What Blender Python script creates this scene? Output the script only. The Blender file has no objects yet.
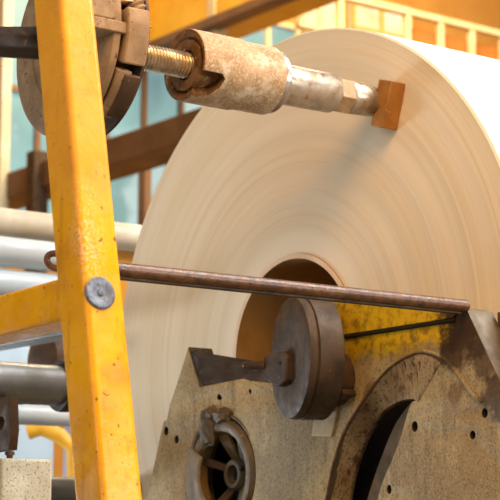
import bpy, bmesh, math, random
from mathutils import Vector, Matrix
random.seed(7)
S = bpy.context.scene
COL = S.collection
PI = math.pi
H = 1.3                      # height of the roll's axis above the floor; roll end face is the plane X = 0

# ------------------------------------------------------------------ camera
A_ = math.radians(53.297); PT = math.radians(9.267); FPX = 1700.0
CAM = Vector((-1.91823, -2.44203, H - 0.31633))
fh = Vector((math.cos(A_), math.sin(A_), 0)); RT = Vector((math.sin(A_), -math.cos(A_), 0)); Z = Vector((0, 0, 1))
FW = math.cos(PT) * fh + math.sin(PT) * Z; UP = math.cos(PT) * Z - math.sin(PT) * fh
cd = bpy.data.cameras.new('camera'); cam = bpy.data.objects.new('camera', cd); COL.objects.link(cam)
cam.matrix_world = Matrix((( RT.x, UP.x, -FW.x, CAM.x), (RT.y, UP.y, -FW.y, CAM.y), (RT.z, UP.z, -FW.z, CAM.z), (0, 0, 0, 1)))
cd.sensor_width = 36; cd.lens = 36 * FPX / 500; cd.clip_end = 200
cd.dof.use_dof = True; cd.dof.focus_distance = 2.45; cd.dof.aperture_fstop = 14
S.camera = cam

def ray(px, py): return (px - 250) / FPX * RT - (py - 250) / FPX * UP + FW
def on(px, py, ax, v):
    d = ray(px, py); return CAM + d * ((v - CAM[ax]) / d[ax])
def on_x(px, py, v): return on(px, py, 0, v)
def on_y(px, py, v): return on(px, py, 1, v)
def at_d(px, py, d): return CAM + ray(px, py) * d
def on_cyl(px, py, yc, zc, r):
    d = ray(px, py); o = CAM - Vector((0, yc, zc))
    a = d.y**2 + d.z**2; b = 2*(o.y*d.y + o.z*d.z); c = o.y**2 + o.z**2 - r*r
    t = (-b - math.sqrt(max(b*b - 4*a*c, 0))) / (2*a); p = CAM + d*t
    return p.x, math.atan2(p.z - zc, -(p.y - yc))

# ------------------------------------------------------------------ materials
class NT:
    def __init__(s, name):
        s.m = bpy.data.materials.new(name); s.m.use_nodes = True
        s.t = s.m.node_tree; s.b = s.t.nodes['Principled BSDF']
        s.pos = s.n('ShaderNodeNewGeometry').outputs['Position']
    def n(s, k): return s.t.nodes.new(k)
    def l(s, a, b): s.t.links.new(a, b)
    def set(s, sock, v):
        if isinstance(v, bpy.types.NodeSocket): s.l(v, sock)
        else: sock.default_value = v
    def math(s, op, a, b=0.0, c=0.0, clamp=False):
        n = s.n('ShaderNodeMath'); n.operation = op; n.use_clamp = clamp
        s.set(n.inputs[0], a); s.set(n.inputs[1], b); s.set(n.inputs[2], c); return n.outputs[0]
    def noise(s, scale, detail=4, rough=.55, vec=None, dist=0):
        n = s.n('ShaderNodeTexNoise'); n.inputs['Scale'].default_value = scale; n.inputs['Detail'].default_value = detail
        n.inputs['Roughness'].default_value = rough; n.inputs['Distortion'].default_value = dist
        s.l(vec or s.pos, n.inputs['Vector']); return n.outputs['Fac']
    def scaled(s, v):
        n = s.n('ShaderNodeVectorMath'); n.operation = 'MULTIPLY'; s.l(s.pos, n.inputs[0]); n.inputs[1].default_value = v; return n.outputs[0]
    def ramp(s, f, lo, hi, a=0.0, b=1.0):
        n = s.n('ShaderNodeMapRange'); n.interpolation_type = 'SMOOTHSTEP'
        s.set(n.inputs[0], f); n.inputs[1].default_value = lo; n.inputs[2].default_value = hi; n.inputs[3].default_value = a; n.inputs[4].default_value = b
        return n.outputs[0]
    def mix(s, f, a, b, mode='MIX'):
        n = s.n('ShaderNodeMix'); n.data_type = 'RGBA'; n.blend_type = mode
        s.set(n.inputs[0], f)
        for i, v in ((6, a), (7, b)):
            if isinstance(v, (tuple, list)): v = tuple(v)[:3] + (1,)
            s.set(n.inputs[i], v)
        return n.outputs[2]
    def dist(s, p):
        n = s.n('ShaderNodeVectorMath'); n.operation = 'DISTANCE'; s.l(s.pos, n.inputs[0]); n.inputs[1].default_value = p; return n.outputs['Value']
    def sep(s):
        n = s.n('ShaderNodeSeparateXYZ'); s.l(s.pos, n.inputs[0]); return n.outputs
    def bump(s, h, strength, d=.002):
        n = s.n('ShaderNodeBump'); n.inputs['Strength'].default_value = strength; n.inputs['Distance'].default_value = d
        s.l(h, n.inputs['Height']); s.l(n.outputs[0], s.b.inputs['Normal'])

def srgb(r, g, b):
    f = lambda c: (c/255/12.92 if c/255 <= .04045 else ((c/255+.055)/1.055)**2.4)
    return (f(r), f(g), f(b))

def worn(name, c1, c2, scale=14, spot=None, spot_s=60, spot_t=(.60, .68), rough=.6, metal=0.0, bump=.25, bscale=90, streak=None, streak_t=(.55, .7), spec=.5, coat=0.0, spot2=None, spot2_s=8, spot2_t=(.55, .7)):
    k = NT(name)
    c = k.mix(k.ramp(k.noise(scale, 6, .6), .35, .65), c1, c2)
    if streak: c = k.mix(k.ramp(k.noise(1, 5, .6, k.scaled((55, 55, 9))), *streak_t), c, streak)
    if spot2: c = k.mix(k.ramp(k.noise(spot2_s, 7, .65), *spot2_t), c, spot2)
    if spot: c = k.mix(k.ramp(k.noise(spot_s, 5, .6), *spot_t), c, spot)
    k.l(c, k.b.inputs['Base Color'])
    k.l(k.ramp(k.noise(scale*2.3, 4), .3, .7, max(rough-.1, .05), min(rough+.12, 1)), k.b.inputs['Roughness'])
    k.b.inputs['Metallic'].default_value = metal; k.b.inputs['Specular IOR Level'].default_value = spec
    k.b.inputs['Coat Weight'].default_value = coat; k.b.inputs['Coat Roughness'].default_value = .18
    if bump: k.bump(k.noise(bscale, 6, .65), bump)
    return k.m

def emit(name, c, strength):
    k = NT(name); k.b.inputs['Base Color'].default_value = (*[v*.3 for v in c], 1)
    k.l(k.mix(k.ramp(k.noise(1.7, 4), .52, .66), k.mix(k.ramp(k.noise(1.1, 3), .38, .6), tuple(v*.62 for v in c), c), tuple(min(1, v*.5+.45) for v in c)), k.b.inputs['Emission Color']); k.b.inputs['Emission Strength'].default_value = strength
    k.b.inputs['Roughness'].default_value = .3
    return k.m

# paper: end face (wound edges) with rings that follow the winding
k = NT('paper_edge')
sx = k.sep(); zz = k.math('SUBTRACT', sx[2], H)
r = k.math('SQRT', k.math('ADD', k.math('MULTIPLY', sx[1], sx[1]), k.math('MULTIPLY', zz, zz)))
th = k.math('ARCTAN2', sx[1], zz)
def ringn(rs, ts, det, off):
    cb = k.n('ShaderNodeCombineXYZ'); k.l(k.math('MULTIPLY', r, rs), cb.inputs[0]); k.l(k.math('MULTIPLY', th, ts), cb.inputs[1]); cb.inputs[2].default_value = off
    return k.noise(1, det, .6, cb.outputs[0])
n1 = ringn(13, .35, 3, 0); n2 = ringn(60, .3, 3, 5); n3 = ringn(330, .5, 2, 9)
c = k.mix(k.ramp(n1, .36, .62), srgb(227, 211, 178), srgb(233, 219, 190))
c = k.mix(k.ramp(n2, .50, .64, 0, .22), c, srgb(200, 178, 140))
c = k.mix(k.ramp(n3, .56, .70, 0, .16), c, srgb(184, 158, 118))
c = k.mix(k.ramp(n3, .46, .30, 0, .20), c, srgb(240, 232, 216))
c = k.mix(k.ramp(r, .235, .205, 0, .85), c, srgb(244, 230, 204))
k.l(c, k.b.inputs['Base Color']); k.b.inputs['Roughness'].default_value = .75; k.b.inputs['Specular IOR Level'].default_value = .25
k.bump(k.math('ADD', n2, k.math('MULTIPLY', n3, .2)), .12, .003)
M_edge = k.m
k = NT('paper_white'); k.l(k.mix(k.ramp(k.noise(1, 3, .5, k.scaled((14, .6, .6))), .35, .65), (.88, .87, .89), (.84, .83, .86)), k.b.inputs['Base Color']); k.b.inputs['Roughness'].default_value = .7
M_paper = k.m
M_core = worn('cardboard_core', srgb(182, 144, 84), srgb(158, 118, 60), 6, rough=.85, bump=.1, spec=.2)
M_coreedge = worn('core_rim', srgb(240, 216, 184), srgb(228, 200, 164), 10, rough=.85, bump=.1, spec=.2)

# machine stand paint: beige-olive, speckled, worn yellow band, rust round the apex and the arch
k = NT('stand_paint')
sx = k.sep()
c = k.mix(k.ramp(k.noise(9, 6, .6), .35, .65), srgb(188, 168, 120), srgb(150, 130, 88))
c = k.mix(k.ramp(k.noise(1, 6, .68, k.scaled((46, 46, 8))), .48, .68, 0, .6), c, srgb(114, 98, 64))
c = k.mix(k.ramp(k.noise(7, 6, .7), .52, .68, 0, .5), c, srgb(118, 98, 60))
c = k.mix(k.ramp(k.noise(260, 4, .6), .50, .64, 0, .6), c, srgb(96, 76, 44))
c = k.mix(k.ramp(k.noise(230, 3, .6), .46, .34, 0, .4), c, srgb(196, 180, 140))
yz = on_x(400, 352, -.14)
edge = k.math('ADD', sx[2], k.math('MULTIPLY', k.noise(34, 7, .72), .085))
ymask = k.math('MULTIPLY', k.ramp(edge, yz.z + .028, yz.z + .058), k.ramp(sx[1], on_x(322, 340, -.14).y, on_x(345, 340, -.14).y + .0))
c = k.mix(ymask, c, k.mix(k.ramp(k.noise(60, 5, .65), .42, .68), srgb(222, 182, 14), srgb(150, 118, 20)))
def stain(c, px, py, rad, col, amt=1.0, ns=45, X=-.14):
    d = k.math('SUBTRACT', k.dist(on_x(px, py, X)), k.math('MULTIPLY', k.math('SUBTRACT', k.noise(ns, 6, .7), .5), rad*1.7))
    return k.mix(k.ramp(d, rad, rad*.55, 0, amt), c, col)
c = stain(c, 464, 318, .064, srgb(58, 38, 16), .97, 30)
c = stain(c, 474, 335, .045, srgb(60, 40, 20), .9)
c = stain(c, 452, 352, .038, srgb(70, 44, 18), .85)
c = stain(c, 486, 360, .040, srgb(64, 42, 22), .8)
c = stain(c, 498, 395, .045, srgb(64, 42, 22), .8)
c = stain(c, 412, 385, .020, srgb(98, 56, 20), .8)
c = stain(c, 372, 395, .028, srgb(98, 58, 24), .6)
c = stain(c, 350, 440, .030, srgb(98, 62, 28), .6)
c = stain(c, 455, 395, .022, srgb(96, 62, 26), .55)
k.l(c, k.b.inputs['Base Color']); k.b.inputs['Roughness'].default_value = .62; k.b.inputs['Specular IOR Level'].default_value = .35
k.bump(k.noise(130, 6, .7), .35, .0015)
M_stand = k.m
k = NT('rusty_band'); sx = k.sep()
c = k.mix(k.ramp(k.noise(16, 6, .6), .35, .65), srgb(184, 164, 124), srgb(156, 132, 92))
c = k.mix(k.ramp(k.noise(1, 6, .65, k.scaled((70, 70, 12))), .50, .68, 0, .85), c, srgb(112, 68, 26))
c = k.mix(k.ramp(k.noise(1, 6, .7, k.scaled((110, 110, 20))), .54, .64, 0, .9), c, srgb(60, 34, 14))
c = k.mix(k.ramp(k.noise(26, 6, .7), .54, .66, 0, .7), c, srgb(80, 48, 20))
c = k.mix(k.ramp(k.noise(240, 4, .6), .52, .62, 0, .6), c, srgb(100, 70, 38))
k.l(c, k.b.inputs['Base Color']); k.b.inputs['Roughness'].default_value = .7; k.bump(k.noise(120, 6, .7), .35, .0015); M_band = k.m
M_panel = worn('recess_paint', srgb(160, 142, 102), srgb(140, 122, 84), 16, srgb(84, 64, 36), 150, (.55, .66), .65, 0, .3, 150, streak=srgb(104, 76, 38), streak_t=(.6, .8), spec=.3)
M_rusty = worn('rusty_reveal', srgb(172, 148, 108), srgb(150, 122, 80), 20, srgb(104, 74, 42), 200, (.52, .62), .7, 0, .4, 110, spec=.3, streak=srgb(112, 70, 30), streak_t=(.52, .70))
M_dark = worn('blackened_steel', srgb(54, 44, 34), srgb(36, 30, 24), 20, srgb(84, 68, 48), 70, (.60, .72), .6, .0, .2, 120)
M_inside = worn('greasy_inside', srgb(40, 30, 22), srgb(30, 20, 12), 10, rough=.8, bump=.2)  # near-black; on hole walls it puts their shade into the colour
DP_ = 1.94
M_yellow = NT('yellow_enamel'); k = M_yellow
sx = k.sep(); c = k.mix(k.ramp(k.noise(16, 5, .6), .35, .7), srgb(242, 174, 1), srgb(230, 156, 1))
c = k.mix(k.ramp(k.noise(42, 7, .7), .60, .72, 0, .5), c, srgb(186, 116, 16))
c = k.mix(k.ramp(k.noise(1, 5, .6, k.scaled((170, 170, 14))), .62, .74, 0, .5), c, srgb(150, 96, 20))
c = k.mix(k.ramp(k.noise(120, 3, .5), .66, .70, 0, .85), c, srgb(84, 50, 16))
c = k.mix(k.ramp(k.noise(13, 7, .65), .50, .66, 0, .38), c, srgb(176, 108, 20))
c = k.mix(k.ramp(k.noise(1, 6, .65, k.scaled((60, 60, 6))), .56, .70, 0, .4), c, srgb(150, 92, 14))
for (a_, b_, rad, col_, thr, amt) in ((52, 105, .055, srgb(250, 226, 180), (.56, .60), .9), (88, 190, .045, srgb(255, 226, 176), (.48, .66), .5), (86, 232, .035, srgb(255, 230, 190), (.44, .64), .5), (62, 277, .010, srgb(50, 30, 14), (.40, .46), .9), (93, 262, .022, srgb(250, 200, 130), (.48, .56), .6)):  # peach patches at mid-height: worn paint plus the enamel's sheen painted in
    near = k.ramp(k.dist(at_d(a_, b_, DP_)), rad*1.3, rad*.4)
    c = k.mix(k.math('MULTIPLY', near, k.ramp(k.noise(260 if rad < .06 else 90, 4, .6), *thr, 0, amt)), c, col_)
d = k.math('SUBTRACT', sx[2], k.math('MULTIPLY', k.noise(30, 5, .6), .10))
k.l(k.mix(k.ramp(d, 1.24, 1.38, 0, .6), c, srgb(230, 160, 58)), k.b.inputs['Base Color'])
k.l(k.ramp(k.noise(30, 4), .3, .7, .20, .36), k.b.inputs['Roughness']); k.b.inputs['Specular IOR Level'].default_value = .3
k.bump(k.math('ADD', k.noise(22, 4, .6), k.math('MULTIPLY', k.noise(120, 5, .6), .35)), .35, .0022); M_yellow = k.m
M_cast = worn('dusty_casting', srgb(166, 136, 100), srgb(138, 110, 76), 22, srgb(80, 60, 42), 110, (.60, .68), .7, .1, .3, 160, spec=.3)
M_castd = worn('dark_casting', srgb(92, 68, 46), srgb(68, 50, 34), 22, srgb(110, 90, 68), 110, (.62, .7), .65, .2, .3, 160, spec=.35)
M_disc = worn('oily_brown_disc', srgb(78, 60, 38), srgb(54, 42, 27), 26, srgb(124, 98, 62), 120, (.66, .74), .6, .0, .25, 90, streak=srgb(48, 34, 22))
M_sleeve = worn('dusty_sleeve', srgb(188, 158, 120), srgb(164, 132, 94), 22, srgb(206, 186, 156), 260, (.48, .66), .75, 0, .6, 120, spot2=srgb(218, 202, 176), spot2_s=26, spot2_t=(.48, .66), spec=.25)
M_bore = worn('greasy_bore', srgb(108, 74, 32), srgb(84, 56, 22), 30, rough=.6, bump=.2)  # darker brown for the inner wall of the bore
M_face = worn('dusty_brown_face', srgb(136, 100, 58), srgb(108, 76, 40), 40, srgb(176, 144, 100), 120, (.58, .68), .75, 0, .4, 140, spec=.25)
M_steel = worn('worn_steel', srgb(184, 172, 156), srgb(156, 142, 122), 30, srgb(150, 112, 72), 60, (.56, .7), .34, .6, .15, 120)
M_screw = worn('thread_steel', srgb(200, 184, 156), srgb(160, 140, 108), 40, rough=.35, metal=.55, bump=.1)
M_hex = worn('tan_nut', srgb(198, 164, 124), srgb(170, 136, 98), 40, rough=.55, metal=.1, bump=.2)
M_tip = worn('orange_brown_block', srgb(176, 122, 50), srgb(156, 104, 38), 30, srgb(200, 150, 90), 60, (.62, .7), .5, .1, .2, 90)
M_rod = worn('rusty_rod', srgb(112, 74, 42), srgb(78, 50, 28), 60, srgb(46, 30, 18), 140, (.58, .66), .34, .0, .3, 200)
M_brass = worn('grimy_brass_rim', srgb(108, 86, 44), srgb(80, 64, 34), 24, srgb(150, 118, 54), 90, (.60, .7), .5, .1, .3, 120)
M_grime = worn('grey_grime', srgb(110, 98, 74), srgb(80, 70, 52), 24, rough=.6, bump=.3, metal=.1)
M_lip = worn('pale_grey_lip', srgb(138, 126, 100), srgb(108, 96, 74), 30, rough=.6, bump=.3)
M_lip2 = worn('pale_cream_patch', srgb(204, 186, 142), srgb(180, 160, 116), 30, rough=.6, bump=.3)
M_brownflange = worn('brown_flange', srgb(112, 84, 56), srgb(84, 60, 38), 24, rough=.6, bump=.3)
M_beadr = worn('rust_line', srgb(112, 84, 52), srgb(78, 54, 30), 60, rough=.7, bump=.3)
M_cap = worn('zinc_cap', srgb(118, 124, 136), srgb(86, 92, 104), 60, srgb(80, 80, 84), 160, (.56, .62), .45, .4, .4, 200)

# ------------------------------------------------------------------ mesh helpers
def finish(name, bm, m, parent=None, smooth=30, bevel=0.0, bseg=2, extra=None):
    me = bpy.data.meshes.new(name)
    bmesh.ops.recalc_face_normals(bm, faces=bm.faces)
    off = Vector((0, 0, 0)) if parent is None else -Vector(parent.matrix_world.translation) if False else -wloc(parent)
    bmesh.ops.translate(bm, verts=bm.verts, vec=off)
    bm.to_mesh(me); bm.free()
    o = bpy.data.objects.new(name, me); COL.objects.link(o)
    me.materials.append(m)
    if extra: [me.materials.append(e) for e in extra]
    if smooth is not None:
        me.shade_smooth(); me.set_sharp_from_angle(angle=math.radians(smooth))
    if bevel:
        b = o.modifiers.new('bevel', 'BEVEL'); b.width = bevel; b.segments = bseg; b.limit_method = 'ANGLE'; b.angle_limit = math.radians(35); b.harden_normals = False
    if parent is not None: o.parent = parent
    return o
def wloc(o):
    v = Vector(o.location)
    while o.parent: o = o.parent; v += o.location
    return v
def thing(name, label, cat, loc, group=None):
    o = bpy.data.objects.new(name, None); COL.objects.link(o); o.location = loc; o.empty_display_size = .05
    o['label'] = label; o['category'] = cat
    if group: o['group'] = group
    return o
def tag(o, label, cat, group=None):
    o['label'] = label; o['category'] = cat
    if group: o['group'] = group
    return o
def struct(name, bm, m, **kw):
    o = finish(name, bm, m, **kw); o['kind'] = 'structure'; return o
def recenter(o):
    me = o.data; n = len(me.vertices); c = Vector((0, 0, 0))
    lo = Vector((min(v.co.x for v in me.vertices), min(v.co.y for v in me.vertices), min(v.co.z for v in me.vertices)))
    hi = Vector((max(v.co.x for v in me.vertices), max(v.co.y for v in me.vertices), max(v.co.z for v in me.vertices)))
    c = (lo + hi)/2; c.z = lo.z
    me.transform(Matrix.Translation(-c)); o.location = o.location + c; return o
def B(): return bmesh.new()
def box(bm, lo, hi, rot=None):
    lo = Vector(lo); hi = Vector(hi); c = (lo+hi)/2
    g = bmesh.ops.create_cube(bm, size=1)['verts']
    s = hi - lo
    for v in g: v.co = Vector((v.co.x*s.x, v.co.y*s.y, v.co.z*s.z))
    if rot is not None:
        for v in g: v.co = rot @ v.co
    for v in g: v.co += c
    return bm
def frame_of(d):
    d = d.normalized(); a = Vector((0, 0, 1)) if abs(d.z) < .9 else Vector((0, 1, 0))
    u = d.cross(a).normalized(); return u, d.cross(u)
def tube(bm, pts, rads, seg=24, caps=True, phase=0.0, closed=False):
    if not isinstance(rads, (list, tuple)): rads = [rads]*len(pts)
    pts = [Vector(p) for p in pts]; rings = []
    u = None
    for i, p in enumerate(pts):
        if closed: d = pts[(i+1) % len(pts)] - pts[i-1]
        else: d = pts[min(i+1, len(pts)-1)] - pts[max(i-1, 0)]
        d.normalize()
        if u is None: u, _ = frame_of(d)
        u = (u - d*u.dot(d)).normalized(); w = d.cross(u)
        rings.append([bm.verts.new(p + rads[i]*(math.cos(2*PI*j/seg+phase)*u + math.sin(2*PI*j/seg+phase)*w)) for j in range(seg)])
    n = len(rings)
    for i in range(n if closed else n-1):
        a = rings[i]; b = rings[(i+1) % n]
        for j in range(seg): bm.faces.new((a[j], a[(j+1) % seg], b[(j+1) % seg], b[j]))
    if caps and not closed: bm.faces.new(rings[0]); bm.faces.new(rings[-1][::-1])
    return bm
def lathe(bm, prof, yc, zc, seg=96, close=True, ang=0.0, org=None):
    """prof: (x, r) points turned round an axis parallel to X through (yc, zc)"""
    rings = []
    for (x, rr) in prof:
        if rr < 1e-6: rings.append([bm.verts.new((x, yc, zc))])
        else: rings.append([bm.verts.new((x, yc - rr*math.cos(2*PI*j/seg), zc + rr*math.sin(2*PI*j/seg))) for j in range(seg)])
    n = len(rings)
    fs = []
    for i in range(n if close else n-1):
        a = rings[i]; b = rings[(i+1) % n]; row = []
        if len(a) == 1 and len(b) == 1: fs.append(row); continue
        for j in range(seg):
            k2 = (j+1) % seg
            if len(a) == 1: f = bm.faces.new((a[0], b[j], b[k2]))
            elif len(b) == 1: f = bm.faces.new((a[j], a[k2], b[0]))
            else: f = bm.faces.new((a[j], a[k2], b[k2], b[j]))
            row.append(f)
        fs.append(row)
    if ang and org is not None:
        bmesh.ops.rotate(bm, verts=[v for rg in rings for v in rg], cent=org, matrix=Matrix.Rotation(ang, 3, 'Z'))
    return fs
def sector(bm, x0, x1, r0, r1, a0, a1, yc, zc, n=14):
    P = []
    for i in range(n+1):
        a = math.radians(a0 + (a1-a0)*i/n)
        P.append([bm.verts.new((x, yc - rr*math.cos(a), zc + rr*math.sin(a))) for (x, rr) in ((x0, r0), (x1, r0), (x1, r1), (x0, r1))])
    for i in range(n):
        for j in range(4): bm.faces.new((P[i][j], P[i][(j+1) % 4], P[i+1][(j+1) % 4], P[i+1][j]))
    bm.faces.new(P[0]); bm.faces.new(P[-1][::-1]); return bm
def thread(bm, p0, p1, r0, pitch, depth, seg=28):
    """helical thread between two points"""
    p0 = Vector(p0); p1 = Vector(p1); L = (p1-p0).length; d = (p1-p0)/L; u, w = frame_of(d)
    n = int(L/pitch*4); rings = []
    for i in range(n+1):
        ring = []
        for j in range(seg):
            s = i/n*L; ph = (s/pitch - j/seg) % 1.0
            rr = r0 - depth*abs(ph*2-1)
            a = 2*PI*j/seg; ring.append(bm.verts.new(p0 + d*s + rr*(math.cos(a)*u + math.sin(a)*w)))
        rings.append(ring)
    for i in range(n):
        for j in range(seg): bm.faces.new((rings[i][j], rings[i][(j+1) % seg], rings[i+1][(j+1) % seg], rings[i+1][j]))
    bm.faces.new(rings[0]); bm.faces.new(rings[-1][::-1]); return bm
def prism_pts(bm, A, Bp):
    a = [bm.verts.new(p) for p in A]; b = [bm.verts.new(p) for p in Bp]; n = len(a)
    bm.faces.new(a); bm.faces.new(b[::-1])
    for i in range(n): bm.faces.new((a[i], a[(i+1) % n], b[(i+1) % n], b[i]))
    return bm
def cat(pts, n=8, closed=True):
    """smooth curve through points (2-D)"""
    out = []; N = len(pts)
    for i in range(N if closed else N-1):
        g = lambda k2: Vector(pts[k2 % N] if closed else pts[min(max(k2, 0), N-1)])
        p0, p1, p2, p3 = g(i-1), g(i), g(i+1), g(i+2)
        for s in range(n):
            t = s/n
            out.append(tuple(.5*((2*p1) + (p2-p0)*t + (2*p0-5*p1+4*p2-p3)*t*t + (3*p1-p0-3*p2+p3)*t**3)))
    if not closed: out.append(tuple(pts[-1]))
    return out
def plate_x(name, loops, xf, th, m, parent, bevel=.0012, mats=None):
    """flat plate, front face on X = xf, th thick; loops of (y, z): outline then holes"""
    cu = bpy.data.curves.new(name, 'CURVE'); cu.dimensions = '2D'; cu.fill_mode = 'BOTH'
    cu.extrude = th/2 - bevel; cu.bevel_depth = bevel; cu.bevel_resolution = 1
    for lp in loops:
        s = cu.splines.new('POLY'); s.points.add(len(lp)-1); s.use_cyclic_u = True
        for p, q in zip(s.points, lp): p.co = (-q[0], q[1], 0, 1)
    tmp = bpy.data.objects.new('tmp', cu); COL.objects.link(tmp); bpy.context.view_layer.update()
    me = bpy.data.meshes.new_from_object(tmp.evaluated_get(bpy.context.evaluated_depsgraph_get()))
    bpy.data.objects.remove(tmp)
    me.transform(Matrix(((0, 0, -1, xf + th/2), (-1, 0, 0, 0), (0, 1, 0, 0), (0, 0, 0, 1))))
    bm = B(); bm.from_mesh(me); bpy.data.meshes.remove(me)
    bmesh.ops.remove_doubles(bm, verts=bm.verts, dist=1e-5)
    for f in bm.faces: f.material_index = 0
    o = finish(name, bm, m, parent, smooth=35, extra=mats)
    if mats:
        for p in o.data.polygons:
            if abs(p.normal.x) < .5: p.material_index = 1
    return o
def yz(pts, X): return [(p.y, p.z) for p in (on_x(a, b, X) for a, b in pts)]
def circ(c, r, n=64, sz=1.0): return [(c[0] + r*math.cos(2*PI*i/n), c[1] + r*sz*math.sin(2*PI*i/n)) for i in range(n)]

# ================================================================== PAPER ROLL
R = .6; RC = .183
roll = thing('paper_roll', 'huge white paper roll with cream ringed end, held by the machine stand', 'paper roll', (0, 0, H))
bm = B(); L = 3.2
prof = [(0, RC)] + [(0.0012*math.sin(i*1.7) if 0 < i < 24 else 0, RC + (R-.004-RC)*i/24) for i in range(1, 25)] + [(.004, R), (L-.004, R), (L, R-.004), (L, RC)]
fs = lathe(bm, prof, 0, H, 192)
for i, row in enumerate(fs):
    for f in row: f.material_index = 1 if i in (25,) else 0
finish('wound_paper', bm, M_edge, roll, extra=[M_paper])
bm = B(); lathe(bm, [(-.003, RC-.010), (-.003, RC-.0005), (L+.003, RC-.0005), (L+.003, RC-.010)], 0, H, 128)
o = finish('core_tube', bm, M_core, roll, extra=[M_coreedge]); o['label'] = 'brown cardboard core tube'
for p in o.data.polygons:
    if abs(p.normal.x) > .7: p.material_index = 1

# chuck inside the core
ch = thing('core_chuck', 'round orange-brown chuck inside the core of the big paper roll', 'chuck', (.2, 0, H))
bm = B(); lathe(bm, [(.10, 0), (.10, .055), (.12, .06), (.16, .06), (.16, .10), (.18, .165), (.50, .165), (.50, 0)], 0, H, 64, close=False)
finish('chuck_body', bm, M_tip, ch, bevel=.002)
bm = B(); lathe(bm, [(-.0215, 0), (-.0215, .038), (.099, .038), (.099, 0)], -.012, H-.03, 48, close=False)
finish('shaft', bm, M_tip, ch)
for a in range(3):
    bm = B(); sector(bm, .19, .32, .165, .1728, 20+a*120, 60+a*120, 0, H); finish('gripping_jaw', bm, M_tip, ch)

# ================================================================== STAND
XF = -.14; TH = .055; XB = XF + TH
stand = thing('roll_stand', 'big worn beige and yellow cast stand in front of the paper roll', 'machine stand', (XF, on_x(300, 400, XF).y, 0))
F0 = lambda px, py: (on_x(px, py, XF).y, on_x(px, py, XF).z)
lft = F0(147, 500); lf2 = F0(165, 423)
sl = (lft[0]-lf2[0])/(lft[1]-lf2[1]); footL = (lft[0] + sl*(0-lft[1]), 0.0)
ap = F0(465, 309); rb = F0(500, 383); sl2 = (rb[0]-ap[0])/(rb[1]-ap[1])
outer = yz([(188, 349), (176, 388), (170, 405), (167, 420), (163.5, 422.5), (147, 500)], XF) + [(footL[0], .0), (-1.05, .0), (-1.05, .75), (ap[0] + sl2*(.95-ap[1]), .95), rb] + \
        yz([(472, 323), (466, 310), (462, 309), (400, 303), (333, 297)], XF) + yz(cat([(326, 312), (322, 345), (316, 372), (300, 385), (284, 380), (277, 372.5)], 4, False), XF) + yz([(262, 375.5), (240, 380), (199, 388)], XF)
acurve = [(326, 500)] + cat([(332, 470), (342, 437), (359, 407), (380, 378), (398, 362), (419, 353), (434, 356), (442, 362)], 6, False)
icurve = cat([(347, 500), (353, 470), (365, 437), (380, 413), (398, 401), (413, 398), (419, 402)], 6, False)
pedge = cat([(419, 402), (411, 405), (401, 437), (392, 461), (383, 482), (378, 500)], 6, False)
arch = yz(acurve + pedge[:1] + pedge[3:], XF)
arch += [(arch[-1][0]-.0, .75), (arch[0][0]-.0, .75)]
wc = F0(221, 474); WR = .1035
oval = circ(wc, WR, 96)
def small(px, py, r, sz=1.0): return circ(F0(px, py), r, 20, sz)
holes = [small(166, 431, .0085, 1.15), small(176.5, 439.5, .0080, 1.1), small(250, 391.5, .0052, 1.1), small(472.5, 435, .0072, 1.1), small(484.5, 413, .0075, 1.15), small(414.5, 426.5, .0080, 1.2), small(389, 489.5, .0066, 1.3),
         yz(cat([(219, 393), (222, 397), (221, 400.5), (217, 400), (216.5, 396)], 3), XF)]
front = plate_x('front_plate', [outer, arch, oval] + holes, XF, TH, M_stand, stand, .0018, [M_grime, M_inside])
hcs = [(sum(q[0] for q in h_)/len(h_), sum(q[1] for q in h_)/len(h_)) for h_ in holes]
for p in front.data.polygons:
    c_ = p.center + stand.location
    if abs(p.normal.x) < .5 and any(math.hypot(c_.y-q[0], c_.z-q[1]) < .0125 for q in hcs): p.material_index = 2  # hole walls switched to near-black, painting in their shade
# groove line between the two yellow bands: a dark open joint made by two thin raised strips
g = F0(345, 338); g2 = F0(456, 320.5)
bm = B(); prism_pts(bm, [(XF-.0045, *F0(336, 299.5)), (XF-.0045, *F0(460, 310.5)), (XF-.0045, *F0(455, 318)), (XF-.0045, *F0(400, 326.5)), (XF-.0045, *F0(346, 335))],
                    [(XF-.0002, *F0(336, 299.5)), (XF-.0002, *F0(460, 310.5)), (XF-.0002, *F0(455, 318)), (XF-.0002, *F0(400, 326.5)), (XF-.0002, *F0(346, 335))])
finish('upper_yellow_strip', bm, M_stand, stand, bevel=.001)
bm = B(); tube(bm, [(XF-.001, *F0(346, 337)), (XF-.001, *F0(456, 320))], .0034, 10)
finish('seam', bm, M_inside, stand)
# raised weld bead round the arch's shoulder
bm = B(); tube(bm, [(XF-.0004, *q) for q in yz(cat([(424, 351), (440, 356), (452, 366), (464, 382), (474, 396), (482, 402)], 5, False), XF)], .0028, 8)
finish('weld_bead', bm, M_stand, stand)
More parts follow.
